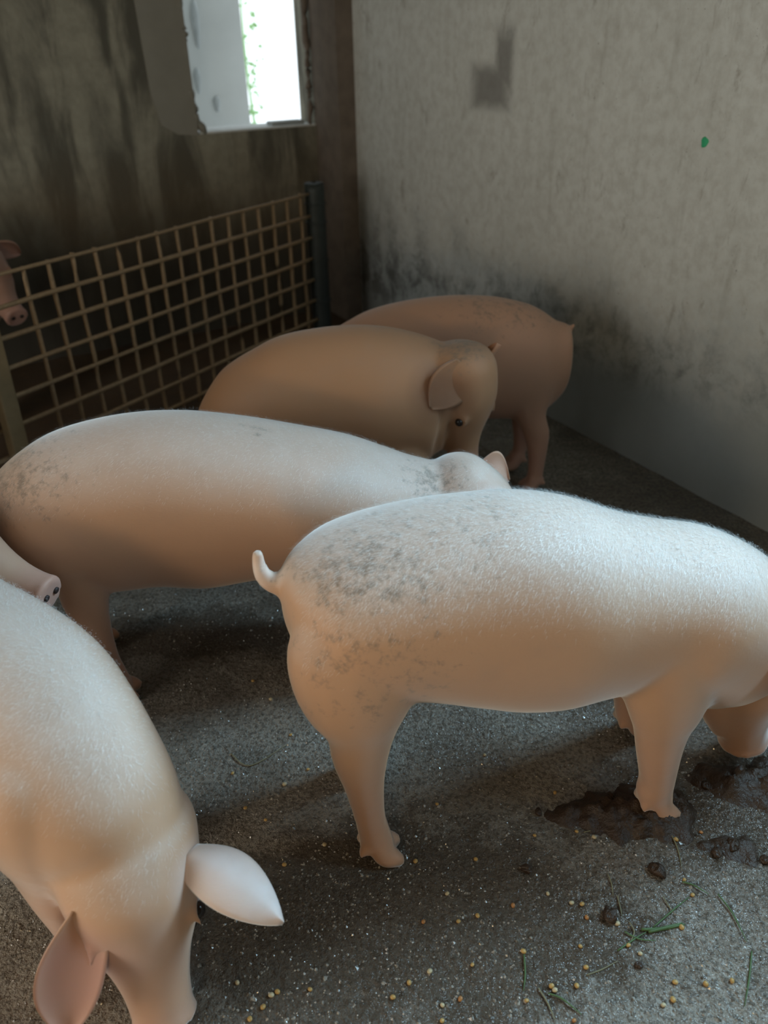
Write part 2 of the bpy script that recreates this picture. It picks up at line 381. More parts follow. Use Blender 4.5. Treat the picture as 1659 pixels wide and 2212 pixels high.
# left wall with the doorway added for the fill, front wall, ceiling
mb = MB(); lbox(mb, ROOM_A, ROOM_A + 0.2, -0.2, 2.4, -0.05, ROOM_H); lbox(mb, ROOM_A, ROOM_A + 0.2, 3.8, ROOM_B + 0.2, -0.05, ROOM_H); lbox(mb, ROOM_A, ROOM_A + 0.2, 2.4, 3.8, 2.35, ROOM_H)
struct(room_obj('wall_left', mb, M_BW), 'mouldy side wall with a doorway added for the fill light')
mb = MB(); lbox(mb, -0.2, ROOM_A + 0.2, ROOM_B, ROOM_B + 0.2, -0.05, ROOM_H)
struct(room_obj('wall_front', mb, M_BW), 'mouldy plaster wall behind the camera')
mb = MB(); lbox(mb, -0.2, ROOM_A + 0.2, -0.2, ROOM_B + 0.2, ROOM_H, ROOM_H + 0.1); struct(room_obj('ceiling', mb, M_CEIL), 'boarded ceiling')

# outside the window: a limewashed wall end and a shrub
mb = MB(); lbox(mb, 0.10, 2.0, -1.1, -0.9, -0.05, 3.2)
ow = room_obj('yard_wall', mb, M_LIME); tag(ow, 'white limewashed yard wall seen through the window', 'wall')
for (a, z, ra, rz) in ((0.37, 1.44, 0.022, 0.13), (0.30, 1.035, 0.022, 0.045), (0.40, 1.16, 0.02, 0.07)):
    mb = MB(); ring = lambda b, s: [(a + s * ra * math.cos(p) * (1 + 0.2 * math.sin(3 * p)), b, z + s * rz * math.sin(p)) for p in np.linspace(0, 2 * np.pi, 14, endpoint=False)]
    mb.grid_rings([ring(-0.902, 1.0), ring(-0.892, 0.85), ring(-0.888, 0.5)]); room_obj('render_patch', mb, M_STONE, ow, True)
shrub = bpy.data.objects.new('yard_shrub', None); COL.objects.link(shrub); shrub.location = RW(-0.10, -1.35, 0); tag(shrub, 'thin green climbing plant at the end of the limewashed wall', 'plant')
lf = MB(); lf.add([(0, 0, 0), (0.014, 0.012, 0.003), (0.03, 0, -0.004), (0.014, -0.012, 0.003), (0.014, 0, 0.006)], [(0, 4, 1), (1, 4, 2), (2, 4, 3), (3, 4, 0)])
lfm = lf.mesh('leaf'); lfm.materials.append(M_LEAF)
mb = MB(); tube(mb, [(0, 0, -0.02), (0.01, 0.01, 0.7), (-0.015, 0, 1.3), (0.01, 0.0, 2.0)], [0.012, 0.01, 0.007, 0.003], 8, 4); link('stem', mb.mesh('stem'), M_LEAF, shrub, True)
for i in range(130):
    z = random.uniform(0.8, 2.0); r = 0.05 * (0.4 + 0.6 * math.sin((z - 0.7) * 2.3) ** 2)
    o = bpy.data.objects.new('leaf', lfm); COL.objects.link(o); o.parent = shrub
    o.location = (random.gauss(0, r), random.gauss(0, r * 0.6), z); o.rotation_euler = [random.uniform(-1.2, 1.2), random.uniform(-1, 1), random.uniform(0, 6.3)]; s = random.uniform(0.8, 1.7); o.scale = (s, s, s)

# ------------------------------------------------------------------ mesh fence
FX, FY, FA, FTOP, CELL = -1.1725, 2.6929, 0.99259, 0.734, 0.10
fd = Vector((math.cos(FA), math.sin(FA), 0))
fence = bpy.data.objects.new('mesh_fence', None); COL.objects.link(fence); fence.location = (FX, FY, 0); fence.rotation_euler = (0, 0, FA)
tag(fence, 'rusty welded steel mesh fence panel with square openings', 'fence')
def bar_mesh(name, p, q, r, seed, seg=7):
    g = np.random.default_rng(seed); mb = MB(); P = np.array(p, float); Q = np.array(q, float); k = 9
    pts = [P * (1 - t) + Q * t + g.normal(0, 0.0016, 3) for t in np.linspace(0, 1, k)]
    tube(mb, pts, r * g.uniform(0.9, 1.12, k), seg, 2); return mb.mesh(name)
for i in range(8):
    z = FTOP - i * CELL
    link('horizontal_bar', bar_mesh('horizontal_bar', (-0.85, 0.0, z), (1.56, 0.0, z), 0.0082 if i else 0.0068, 40 + i), M_WIRE, fence, True)
for j in range(-8, 16):
    if -1.6 < j < -0.8: continue
    link('vertical_bar', bar_mesh('vertical_bar', (j * CELL, 0.008, FTOP + 0.006), (j * CELL, 0.008, 0.0), 0.0080, 80 + j), M_WIRE, fence, True)
# end post (dark steel) and flat timber post
mb = MB(); tube(mb, [(0, 0, -0.01), (0, 0, 0.3), (0, 0, 0.74), (0, 0, 0.752), (0, 0, 0.756)], [0.046, 0.046, 0.047, 0.043, 0.03], 18, 3)
post = link('fence_post', mb.mesh('fence_post'), M_POST, smooth=True); p = Vector((FX, FY, 0)) + fd * 1.605; post.location = p
tag(post, 'dark green-black steel fence post in front of the corner column', 'post')
for z in (0.685, 0.60, 0.42, 0.22):
    mb = MB(); ring = [(0.049 * math.cos(t), 0.049 * math.sin(t), z) for t in np.linspace(0, 2 * np.pi, 22)]
    tube(mb, ring, [0.0045] * 22, 6, 1); link('wire_tie', mb.mesh('wire_tie'), M_POST, post, True)
mb = MB(); mb.box([(a, b, z) for z in (-0.01, 0.66) for a, b in ((-0.03, -0.022), (-0.03, 0.022), (0.03, 0.022), (0.03, -0.022))])
tp = link('timber_post', mb.mesh('timber_post'), M_WOOD); tp.location = Vector((FX, FY, 0)) - fd * 0.215 + Vector((fd.y, -fd.x, 0)) * 0.035; tp.rotation_euler = (0.0, 0.02, FA)
tag(tp, 'pale flat timber post tied to the near end of the mesh fence', 'post')
bv = tp.modifiers.new('bevel', 'BEVEL'); bv.width = 0.006; bv.segments = 2

# ------------------------------------------------------------------ pigs
VOX = 0.0068
def unit(v): v = np.asarray(v, float); return v / np.linalg.norm(v)

class Pig:
    """local axes: x forward, y to the pig's left, z up; everything is merged to one skin"""
    def __init__(s): s.mb = MB(); s.pink = []; s.dirt = []; s.eyes = []; s.nost = []; s.ears = []; s.tint = []; s.lie = (-.5, 0, -.8); s.hair_x = -.13
    def torso(s, st, sub=5, seg=64, flat=2.1, upright=0.45):
        # st rows: x, z, w, h [, y]
        st = np.array([list(r) + [0.0] * (5 - len(r)) for r in st], float)
        P = catmull(st, sub); C = np.c_[P[:, 0], P[:, 4], P[:, 1]]; T = np.gradient(C, axis=0); rings = []
        ph = np.linspace(0, 2 * np.pi, seg, endpoint=False); cs, sn = np.cos(ph), np.sin(ph)
        ex = 2.0 / flat; cx = np.sign(cs) * np.abs(cs) ** ex; sx = np.sign(sn) * np.abs(sn) ** ex
        for i_, (c, t, r) in enumerate(zip(C, T, P)):
            q_ = i_ / len(C); t = np.array(t); t[2] *= min(1.0, max(0.0, (q_ - upright) / 0.25 + 0.05)); t = unit(t); lat = unit(np.cross([0, 0, 1.0], t) if abs(t[2]) < 0.98 else [0, 1.0, 0]); u = np.cross(t, lat)
            rings.append(c + max(r[2], .01) * cx[:, None] * lat + max(r[3], .01) * sx[:, None] * u)
        s.mb.grid_rings(rings)
    def leg(s, st, toe=True, fwdv=(1, 0), sub=4, seg=18):
        # st rows: x, y, z, rx, ry from the body down to the fetlock
        P = catmull(np.array(st, float), sub); ph = np.linspace(0, 2 * np.pi, seg, endpoint=False); fx, fy = unit(fwdv)
        rings = []
        for r in P:
            a = r[3] * np.cos(ph); b = r[4] * np.sin(ph)
            rings.append(np.c_[r[0] + a * fx - b * fy, r[1] + a * fy + b * fx, np.full(seg, r[2])])
        s.mb.grid_rings(rings)
        if toe:
            x, y, z = P[-1, :3]
            for sd in (-1, 1):
                o = 0.0165 * sd
                pts = [(0.0, o * 0.5, 0.015), (0.010, o, -z * 0.35), (0.028, o * 1.25, -z + 0.020), (0.046, o * 1.45, -z + 0.010)]
                rad = [0.024, 0.022, 0.0195, 0.011]
                tube(s.mb, [(x + p * fx - q * fy, y + p * fy + q * fx, z + w) for p, q, w in pts], rad, 10, 3)
                tube(s.mb, [(x - 0.02 * fx - o * fy, y - 0.02 * fy + o * fx, z + 0.014), (x - 0.036 * fx - o * 1.1 * fy, y - 0.036 * fy + o * 1.1 * fx, z - 0.006)], [0.012, 0.008], 8, 3)
    def head(s, base, axis, up, L=0.28, sc=1.0, eyes=True):
        base = np.array(base, float); a = unit(axis); u = np.array(up, float); u = unit(u - a * (u @ a)); l = np.cross(u, a)
        st = [(-.48, -.02, .03, .03), (-.44, -.02, .065, .065), (-.36, -.015, .095, .095), (-.22, -.01, .108, .112), (-.05, -.005, .105, .108), (.18, -.005, .095, .098), (.38, -.018, .082, .084), (.58, -.030, .062, .064), (.78, -.036, .049, .050), (.95, -.036, .045, .046), (1.0, -.036, .042, .043)]
        P = catmull(np.array(st), 4); ph = np.linspace(0, 2 * np.pi, 26, endpoint=False); rings = []
        for t, off, w, h in P:
            c = base + a * t * L + u * off * sc
            rings.append(c + sc * (w * np.cos(ph)[:, None] * l + h * np.sin(ph)[:, None] * u))
        s.mb.grid_rings(rings)
        tip = base + a * L * 1.0 - u * 0.036 * sc
        # snout disc rim
        tube(s.mb, [tip - a * .018, tip - a * .004, tip + a * .004], [0.043 * sc, 0.050 * sc, 0.046 * sc], 18, 3)
        # lower jaw
        tube(s.mb, [base + a * L * .15 - u * .075 * sc, base + a * L * .5 - u * .082 * sc, base + a * L * .82 - u * .078 * sc], [.062 * sc, .043 * sc, .020 * sc], 12, 4)
        s.pink.append((tip, 0.06, 0.8))
        for sd in (-1, 1):
            if eyes:
                ec = base + a * L * .33 + l * sd * .076 * sc + u * .030 * sc
                s.eyes.append((ec, 0.0125 * sc))
                tube(s.mb, [ec - a * .022 + u * .012, ec + u * .018 - l * sd * .004, ec + a * .022 + u * .008], [.004, .0065, .004], 8, 3)
            s.nost.append((tip + a * .0075 + l * sd * .018 * sc + u * .004, a, 0.0085 * sc))
        s.frame = (base, a, u, l, L, sc)
    def ear(s, base, tip, width_dir, w=0.062, bend=(0, 0, 0), cup=0.018, th=0.0055, pink=0.55):
        base = np.array(base, float); tip = np.array(tip, float); wd = np.array(width_dir, float); ax = tip - base; L = np.linalg.norm(ax); wd = unit(wd - unit(ax) * (wd @ unit(ax))); nm = np.cross(unit(ax), wd)
        nu, nv = 26, 15; prof = lambda t: (0.55 + 0.45 * math.sin(min(t / 0.45, 1) * math.pi / 2)) if t < 0.45 else max(0.06, math.cos((t - 0.45) / 0.55 * math.pi / 2) ** 0.75)
        top = []; bot = []
        for i in range(nu):
            t = i / (nu - 1); c = base + ax * t + np.array(bend) * math.sin(t * math.pi); hw = w * prof(t)
            for j in range(nv):
                q = -1 + 2 * j / (nv - 1); p = c + wd * hw * q + nm * cup * (q * q - 0.5) * (1 - 0.5 * t)
                k_ = th * (1 - 0.35 * abs(q)) * (1.4 - 0.7 * t)
                top.append(p + nm * k_); bot.append(p - nm * k_)
        n0 = nu * nv; F = []
        for i in range(nu - 1):
            for j in range(nv - 1):
                a = i * nv + j; F.append((a, a + 1, a + nv + 1, a + nv)); F.append((n0 + a, n0 + a + nv, n0 + a + nv + 1, n0 + a + 1))
        for i in range(nu - 1):
            a = i * nv; F.append((a, a + nv, n0 + a + nv, n0 + a)); a = i * nv + nv - 1; F.append((a, n0 + a, n0 + a + nv, a + nv))
        for j in range(nv - 1):
            F.append((j, n0 + j, n0 + j + 1, j + 1)); a = (nu - 1) * nv + j; F.append((a, a + 1, n0 + a + 1, n0 + a))
        s.ears.append((np.array(top + bot), F))
        for t in (0.35, 0.65, 0.92): s.pink.append((base + ax * t + np.array(bend) * math.sin(t * math.pi), w * 0.95, pink))
    def tail(s, pts, r0=0.014): tube(s.mb, pts, np.linspace(r0, r0 * .5, len(pts)), 10, 5)
    def build(s, loc, heading, base_col, label, leg_pink=0.35, smooth=11, hair=0):
        me = s.mb.mesh('pig_raw'); tmp = bpy.data.objects.new('tmp', me); COL.objects.link(tmp)
        md = tmp.modifiers.new('r', 'REMESH'); md.mode = 'VOXEL'; md.voxel_size = VOX; md.adaptivity = 0
        dg = bpy.context.evaluated_depsgraph_get(); ev = tmp.evaluated_get(dg)
        out = bpy.data.meshes.new_from_object(ev); bpy.data.objects.remove(tmp); bpy.data.meshes.remove(me)
        nv = len(out.vertices); co = np.empty(nv * 3); out.vertices.foreach_get('co', co); co = co.reshape(-1, 3)
        ed = np.empty(len(out.edges) * 2, dtype=np.int64); out.edges.foreach_get('vertices', ed); ed = ed.reshape(-1, 2)
        deg = np.bincount(ed.ravel(), minlength=nv)[:, None].astype(float)
        fine = np.ones((nv, 1))
        for c, r, k in s.pink: fine = np.minimum(fine, np.where(np.linalg.norm(co - c, axis=1) < r * 1.3, 0.45, 1.0)[:, None])
        fine = np.where(co[:, 2:3] < 0.10, 0.4, fine)
        for it in range(smooth * 2 + 1):
            acc = np.zeros((nv, 3)); np.add.at(acc, ed[:, 0], co[ed[:, 1]]); np.add.at(acc, ed[:, 1], co[ed[:, 0]])
            lam = 0.62 if it % 2 == 0 else -0.50
            co = co + lam * fine * (acc / np.maximum(deg, 1) - co)
        out.vertices.foreach_set('co', co.ravel())
        if s.ears:
            nf = len(out.polygons); li = np.empty(len(out.loops), dtype=np.int64); out.loops.foreach_get('vertex_index', li); ls = np.empty(nf, dtype=np.int64); out.polygons.foreach_get('loop_total', ls)
            faces = [f.tolist() for f in np.split(li, np.cumsum(ls)[:-1])]; vv = co; 
            for ev_, ef in s.ears:
                n0 = len(vv); vv = np.r_[vv, ev_]; faces += [[n0 + q for q in f] for f in ef]
            bpy.data.meshes.remove(out); out = bpy.data.meshes.new('pig'); out.from_pydata(vv.tolist(), [], faces); out.update(); co = vv; nv = len(co)
        col = np.tile(np.array(base_col, float), (nv, 1)); pk = np.zeros(nv)
        for c, r, k in s.pink:
            d = np.linalg.norm(co - c, axis=1); pk = np.maximum(pk, k * np.clip(1.5 - d / r, 0, 1))
        pk = np.maximum(pk, leg_pink * np.clip((0.36 - co[:, 2]) / 0.2, 0, 1))
        PINK = np.array([0.56, 0.32, 0.265]); col = col * (1 - pk[:, None]) + PINK * pk[:, None]
        if hair:   # white bristles and the lit upper side, whitened into the skin colour
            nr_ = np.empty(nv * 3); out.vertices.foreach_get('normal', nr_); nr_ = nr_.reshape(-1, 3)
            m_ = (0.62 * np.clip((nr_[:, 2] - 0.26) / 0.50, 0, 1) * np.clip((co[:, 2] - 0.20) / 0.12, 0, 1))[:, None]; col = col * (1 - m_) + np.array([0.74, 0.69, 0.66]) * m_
        for c, r, tc, k in s.tint:
            m_ = k * np.clip(1.6 - 1.6 * np.linalg.norm(co - np.array(c, float), axis=1) / r, 0, 1)[:, None]; col = col * (1 - m_) + np.array(tc) * m_
        hoof = np.clip((0.028 - co[:, 2]) / 0.015, 0, 1)[:, None]; col = col * (1 - hoof) + np.array([0.33, 0.22, 0.14]) * hoof
        ca = out.color_attributes.new('skin', 'FLOAT_COLOR', 'POINT'); ca.data.foreach_set('color', np.c_[col, np.ones(nv)].ravel())
        dt = np.zeros(nv)
        for c, rx, ry, rz, k in s.dirt:
            d = np.sqrt(((co[:, 0] - c[0]) / rx) ** 2 + ((co[:, 1] - c[1]) / ry) ** 2 + ((co[:, 2] - c[2]) / rz) ** 2); dt = np.maximum(dt, k * np.clip(1.3 - d, 0, 1))
        da = out.attributes.new('dirt', 'FLOAT', 'POINT'); da.data.foreach_set('value', dt)
        fa = out.attributes.new('fuzz', 'FLOAT', 'POINT'); fa.data.foreach_set('value', np.full(nv, 1.0 if hair else 0.2))
        out.name = 'pig'; out.materials.clear(); out.update()
        o = link('pig', out, M_SKIN, smooth=True); o.location = (loc[0], loc[1], -0.004); o.rotation_euler = (0, 0, R(heading))
        tag(o, label, 'pig')
        if hair:
            nrm = np.empty(nv * 3); out.vertices.foreach_get('normal', nrm); nrm = nrm.reshape(-1, 3)
            g = np.random.default_rng(nv); ok = np.where((nrm[:, 2] > 0.2) & (co[:, 2] > 0.30) & (co[:, 0] > s.hair_x))[0]
            w_ = np.clip(nrm[ok, 2] - 0.2, 0, 1) ** 1.5; pick = g.choice(ok, hair, p=w_ / w_.sum())
            p = co[pick] + g.normal(0, 0.003, (hair, 3)); nn = nrm[pick]; d = np.tile(np.array(s.lie, float), (hair, 1)) + g.normal(0, 0.22, (hair, 3))
            d -= nn * (d * nn).sum(1, keepdims=True); d /= np.linalg.norm(d, axis=1, keepdims=True); d = d + nn * 0.10
            sd = np.cross(d, nn); sd /= np.linalg.norm(sd, axis=1, keepdims=True); L = g.uniform(.005, .012, (hair, 1))
            hv = np.stack([p - sd * .00013 - nn * .001, p + sd * .00013 - nn * .001, p + d * L], 1).reshape(-1, 3)
            hm = bpy.data.meshes.new('bristles'); hm.from_pydata(hv.tolist(), [], np.arange(hair * 3).reshape(-1, 3).tolist()); hm.update()
            ho = link('bristles', hm, M_HAIR, o); ho['kind'] = 'stuff'; ho['label'] = 'short white bristles along the back'
        for c, r in s.eyes:
            mb = MB(); ph = np.linspace(0, 2 * np.pi, 14, endpoint=False)
            mb.grid_rings([np.c_[r * math.sin(t) * np.cos(ph), r * math.sin(t) * np.sin(ph), np.full(14, r * math.cos(t))] for t in np.linspace(0.15, math.pi - 0.15, 9)])
            e = link('eye', mb.mesh('eye'), M_EYE, o, True); e.location = c
        for c, a, r in s.nost:
            mb = MB(); ph = np.linspace(0, 2 * np.pi, 12, endpoint=False); a = unit(a); q = unit(np.cross(a, [0.3, 0.2, 1])); w = np.cross(a, q)
            mb.grid_rings([a * d + (np.cos(ph)[:, None] * q + np.sin(ph)[:, None] * w) * r * k for d, k in ((-0.008, 1), (0.0, 1), (0.0015, 0.6))])
            e = link('nostril', mb.mesh('nostril'), M_NOSTRIL, o, True); e.location = c
        return o

def hind(x, y, foot=(0, 0), top=0.50, k=1.0):
    fx, fy = foot
    u = top - .50
    return [(x - .030, y * .60, .645 + u, .045 * k, .040 * k), (x - .034, y * .68, .60 + u, .092 * k, .062 * k), (x - .038, y * .80, .53 + u, .122 * k, .078 * k), (x - .045, y * .92, .465 + u, .114 * k, .074 * k), (x - .050, y, .405, .089 * k, .062 * k), (x - .047, y, .350, .062 * k, .050 * k), (x - .051 + fx * .2, y + fy * .2, .283, .050, .042), (x - .046 + fx * .5, y + fy * .5, .209, .037, .034), (x - .039 + fx * .8, y + fy * .8, .132, .0305, .029), (x - .032 + fx, y + fy, .085, .031, .029), (x - .026 + fx, y + fy, .045, .034, .031)]
def fore(x, y, foot=(0, 0), top=0.46, k=1.0):
    fx, fy = foot
    u = top - .46
    return [(x - .002, y * .60, .575 + u, .035 * k, .03 * k), (x - .010, y * .70, .535 + u, .085 * k, .055 * k), (x - .014, y * .84, .46 + u, .106 * k, .070 * k), (x - .010, y * .95, .37 + u * .5, .094 * k, .064 * k), (x - .004, y, .29, .071 * k, .052 * k), (x - .004, y, .249, .055, .046), (x + fx * .35, y + fy * .35, .189, .045, .041), (x + .010 + fx * .7, y + fy * .7, .109, .036, .035), (x + .010 + fx, y + fy, .075, .037, .034), (x + .016 + fx, y + fy, .045, .036, .032)]

CREAM = (0.60, 0.35, 0.205)
# --- the dirt-speckled pig
P = Pig()
P.torso([(-.160, .575, .02, .03), (-.150, .568, .055, .066), (-.124, .555, .105, .100), (-.075, .540, .155, .138), (-.009, .540, .170, .157), (.076, .537, .173, .174), (.161, .524, .176, .192), (.245, .510, .180, .203), (.330, .496, .180, .196), (.418, .481, .166, .173), (.505, .467, .158, .156), (.574, .440, .165, .166), (.640, .393, .150, .172), (.69, .345, .135, .15), (.73, .30, .11, .11)])
P.leg(hind(.0, -.105)); P.leg(hind(.025, .105, (-.03, 0)))
P.leg(fore(.527, -.105)); P.leg(fore(.545, .11, (.03, .0)))
P.head((.765, .0, .335), (.24, 0, -.96), (1, 0, .25), 0.28, 1.08)
P.ear((.745, -.100, .47), (.735, -.165, .31), (0.9, .3, .1), .05); P.ear((.80, .085, .44), (.84, .15, .30), (0.9, -.2, .2), .055)
P.tail([(-.150, 0, .600), (-.170, 0, .608), (-.184, .003, .620), (-.190, .006, .645), (-.188, .008, .672)], .021)
P.tint = [((-.185, .004, .635), .045, (.80, .66, .58), .9)]
P.dirt = [((-.02, -.06, .66), .20, .16, .07, .85), ((-.02, -.13, .54), .18, .12, .16, .62), ((.14, 0, .71), .14, .2, .06, .55)]
P.build((-.018, 1.099), 9, CREAM, 'white pig with dirt-speckled rump and curled tail, its forefeet in the dung', hair=85000)

# --- the pig with grey smears behind it
P = Pig()
P.torso([(-.175, .45, .03, .04), (-.162, .445, .07, .10), (-.147, .445, .095, .128), (-.098, .455, .132, .158), (-.022, .473, .160, .182), (.077, .481, .172, .200), (.181, .490, .175, .202), (.283, .482, .178, .206), (.387, .480, .178, .189), (.491, .472, .175, .170), (.596, .460, .170, .152), (.676, .445, .160, .134), (.741, .433, .140, .122), (.822, .424, .120, .108), (.89, .42, .1, .09)])
P.leg(hind(.065, -.10, (.0, 0), .46)); P.leg(hind(.03, .10, (-.06, 0), .46)); P.leg(fore(.58, -.1)); P.leg(fore(.64, .1, (.05, 0)))
P.head((.90, 0, .435), (.80, 0, -.60), (.6, 0, .8), 0.26)
P.ear((.895, -.070, .49), (1.005, -.115, .462), (.2, .8, -.4), .042, (0, -.01, .02)); P.ear((.925, .06, .475), (1.012, .075, .445), (.1, .7, .6), .036, (.01, .0, .03))
P.tint = [((.96, -.10, .475), .07, (.78, .70, .69), .8)]
P.dirt = [((-.05, -.05, .60), .17, .2, .10, .75), ((.80, -.05, .52), .10, .1, .06, .8), ((.42, -.02, .66), .05, .05, .03, .55)]
P.build((-.70, 1.55), 4, (0.59, 0.345, 0.215), 'pale pig with grey smears on rump and neck, behind the dirt-speckled pig', hair=26000)

# --- the pig with lowered, turned head
P = Pig()
P.torso([(-.345, .34, .04, .05), (-.33, .35, .075, .10), (-.315, .357, .10, .13), (-.268, .395, .13, .16), (-.224, .409, .15, .185), (-.141, .439, .165, .20), (-.033, .471, .172, .205), (.097, .483, .175, .21), (.20, .483, .175, .205), (.303, .475, .16, .187), (.368, .468, .14, .165), (.41, .46, .115, .135, -.01)])
P.leg(hind(-.11, -.10, (0, 0), .38)); P.leg(hind(-.12, .10, (-.04, 0), .38)); P.leg(fore(.25, -.1)); P.leg(fore(.29, .1))
P.head((.43, -.035, .535), (.14, -.10, -.95), (.72, -.68, .15), 0.25, .95)
P.ear((.425, -.100, .615), (.330, -.150, .515), (.69, 0.1, -.72), .058, (0, -.004, .0), cup=.008, pink=.0); P.ear((.485, .02, .58), (.528, -.005, .640), (.1, .8, .3), .018, pink=.5)
P.tint = [((.365, -.145, .555), .11, (.25, .13, .075), 1.0), ((.42, -.03, .66), .10, (.26, .16, .10), .7)]
P.dirt = [((.41, -.04, .65), .09, .15, .09, .8)]
P.build((-.20, 2.13), 0, (0.45, 0.25, 0.135), 'tan pig with lowered turned head, both dark eyes showing')

# --- the far pig, rump towards the plain wall
P = Pig()
P.torso([(-.120, .47, .04, .06), (-.106, .458, .085, .108), (-.067, .44, .105, .14), (-.022, .441, .132, .17), (.039, .448, .155, .19), (.158, .461, .17, .20), (.306, .458, .175, .205), (.454, .439, .175, .20), (.545, .415, .165, .185), (.64, .385, .14, .16), (.70, .36, .11, .13)])
P.leg([(.04, .062, .50, .11, .055), (.042, .075, .44, .112, .062), (.032, .08, .371, .094, .056), (.016, .08, .298, .058, .045), (-.014, .08, .225, .046, .037), (-.024, .08, .143, .032, .03), (-.024, .08, .075, .027, .027), (-.020, .08, .042, .029, .028)])
P.leg([(.03, -.06, .50, .11, .055), (.025, -.08, .40, .10, .056), (.02, -.09, .30, .056, .045), (.005, -.09, .204, .038, .035), (.002, -.09, .095, .026, .026), (.015, -.09, .042, .028, .028)])
P.leg(fore(.52, -.1)); P.leg(fore(.50, .1))
P.head((.72, 0, .37), (.62, 0, -.78), (.78, 0, .62), .26)
P.ear((.72, -.085, .44), (.78, -.15, .36), (.6, .1, .4), .05); P.ear((.72, .085, .44), (.78, .15, .36), (.6, -.1, .4), .05)
P.tail([(-.06, 0, .53), (-.098, 0, .548), (-.116, 0, .558), (-.125, 0, .572)], .014)
P.dirt = [((.12, 0, .62), .22, .2, .08, .7)]
P.build((.50, 2.5), 180, (0.50, 0.29, 0.195), 'pig in the far corner turned away, its short tail towards the plain wall', leg_pink=.5)

# --- the near pig with spread ears (body runs out of view)
P = Pig()
def W(*pts): return pts
# local frame = world axes shifted to (-.40, .84)
bx, by = -.40, .84
T = [(-1.34, 1.09, .44, .03, .04), (-1.32, 1.09, .46, .10, .12), (-1.24, 1.09, .47, .155, .18), (-1.05, 1.09, .47, .175, .20), (-.85, 1.07, .46, .18, .205), (-.72, 1.01, .45, .175, .20), (-.60, .945, .435, .165, .19), (-.53, .89, .41, .15, .175), (-.475, .85, .37, .132, .152), (-.435, .825, .32, .113, .128), (-.41, .80, .28, .095, .105)]
P.torso([(x - bx, z, w, h, y - by) for x, y, z, w, h in T])
P.leg(fore(-.545 - bx, .80 - by, (0, 0), .42), fwdv=(.75, -.65)); P.leg(fore(-.56 - bx, 1.0 - by, (.0, 0), .42), fwdv=(.75, -.65))
P.leg(hind(-1.15 - bx, .15, (0, 0), .45)); P.leg(hind(-1.15 - bx, .35, (0, 0), .45))
P.hair_x = -9; P.head((-.412 - bx, .79 - by, .265), (.052, -.125, -.206), (.38, -.82, .42), .26, 1.08)
P.ear((-.315 - bx, .785 - by, .300), (-.165 - bx, .712 - by, .240), (-.35, -.8, -.25), .044, (0, 0, .018), pink=.12)
P.ear((-.445 - bx, .715 - by, .285), (-.490 - bx, .625 - by, .115), (1, .35, .05), .048, (-.01, -.015, .0), cup=.024, pink=.7)
P.tint = [((-.26 - bx, .758 - by, .28), .085, (.78, .70, .69), 1.0), ((-.20 - bx, .728 - by, .26), .07, (.78, .70, .69), 1.0), ((-.468 - bx, .67 - by, .20), .10, (.56, .30, .25), .8)]
P.build((bx, by), 0, (0.61, 0.37, 0.225), 'pig lowering its head with both pale ears spread sideways', hair=42000)

# --- the pig of which only the snout shows
P = Pig(); bx, by = -.70, 1.28
T = [(-1.95, 1.72, .46, .05, .06), (-1.90, 1.71, .47, .13, .15), (-1.7, 1.68, .48, .16, .19), (-1.45, 1.62, .49, .16, .19), (-1.25, 1.54, .50, .14, .165), (-1.08, 1.45, .51, .115, .135), (-.96, 1.39, .505, .095, .105)]
P.torso([(x - bx, z, w, h, y - by) for x, y, z, w, h in T])
P.head((-.92 - bx, 1.375 - by, .525), (.93, -.28, -.26), (.2, 0, .95), .27, .85)
P.ear((-.94 - bx, 1.46 - by, .60), (-.90 - bx, 1.53 - by, .56), (.8, .2, .2), .045); P.ear((-.95 - bx, 1.31 - by, .605), (-.93 - bx, 1.265 - by, .615), (.8, .2, .2), .045)
P.leg(fore(-1.25 - bx, 1.45 - by)); P.leg(fore(-1.30 - bx, 1.65 - by)); P.leg(hind(-1.75 - bx, 1.60 - by)); P.leg(hind(-1.75 - bx, 1.80 - by))
P.build((bx, by), 0, (0.55, 0.36, 0.26), 'pig poking only its pink snout out beside the smeared pig\'s hind leg')

# --- the pig beyond the mesh
P = Pig(); bx, by = -1.36, 2.92
T = [(-2.3, 3.15, .46, .05, .06), (-2.25, 3.15, .47, .13, .15), (-2.05, 3.13, .50, .17, .2), (-1.8, 3.08, .52, .17, .2), (-1.6, 3.02, .56, .15, .17), (-1.48, 2.97, .62, .12, .13), (-1.42, 2.94, .66, .1, .11)]
P.torso([(x - bx, z, w, h, y - by) for x, y, z, w, h in T])
P.head((-1.42 - bx, 2.92 - by, .69), (.62, -.60, -.48), (.3, -.3, .9), .24, .85)
P.ear((-1.40 - bx, 3.0 - by, .75), (-1.34 - bx, 3.08 - by, .70), (.5, -.2, .6), .045); P.ear((-1.48 - bx, 2.86 - by, .75), (-1.47 - bx, 2.78 - by, .70), (.5, -.2, .6), .045)
P.leg(fore(-1.65 - bx, 2.93 - by)); P.leg(fore(-1.65 - bx, 3.13 - by)); P.leg(hind(-2.1 - bx, 3.03 - by)); P.leg(hind(-2.1 - bx, 3.23 - by))
P.build((bx, by), 0, (0.26, 0.14, 0.10), 'reddish pig looking over the mesh fence from the next pen')

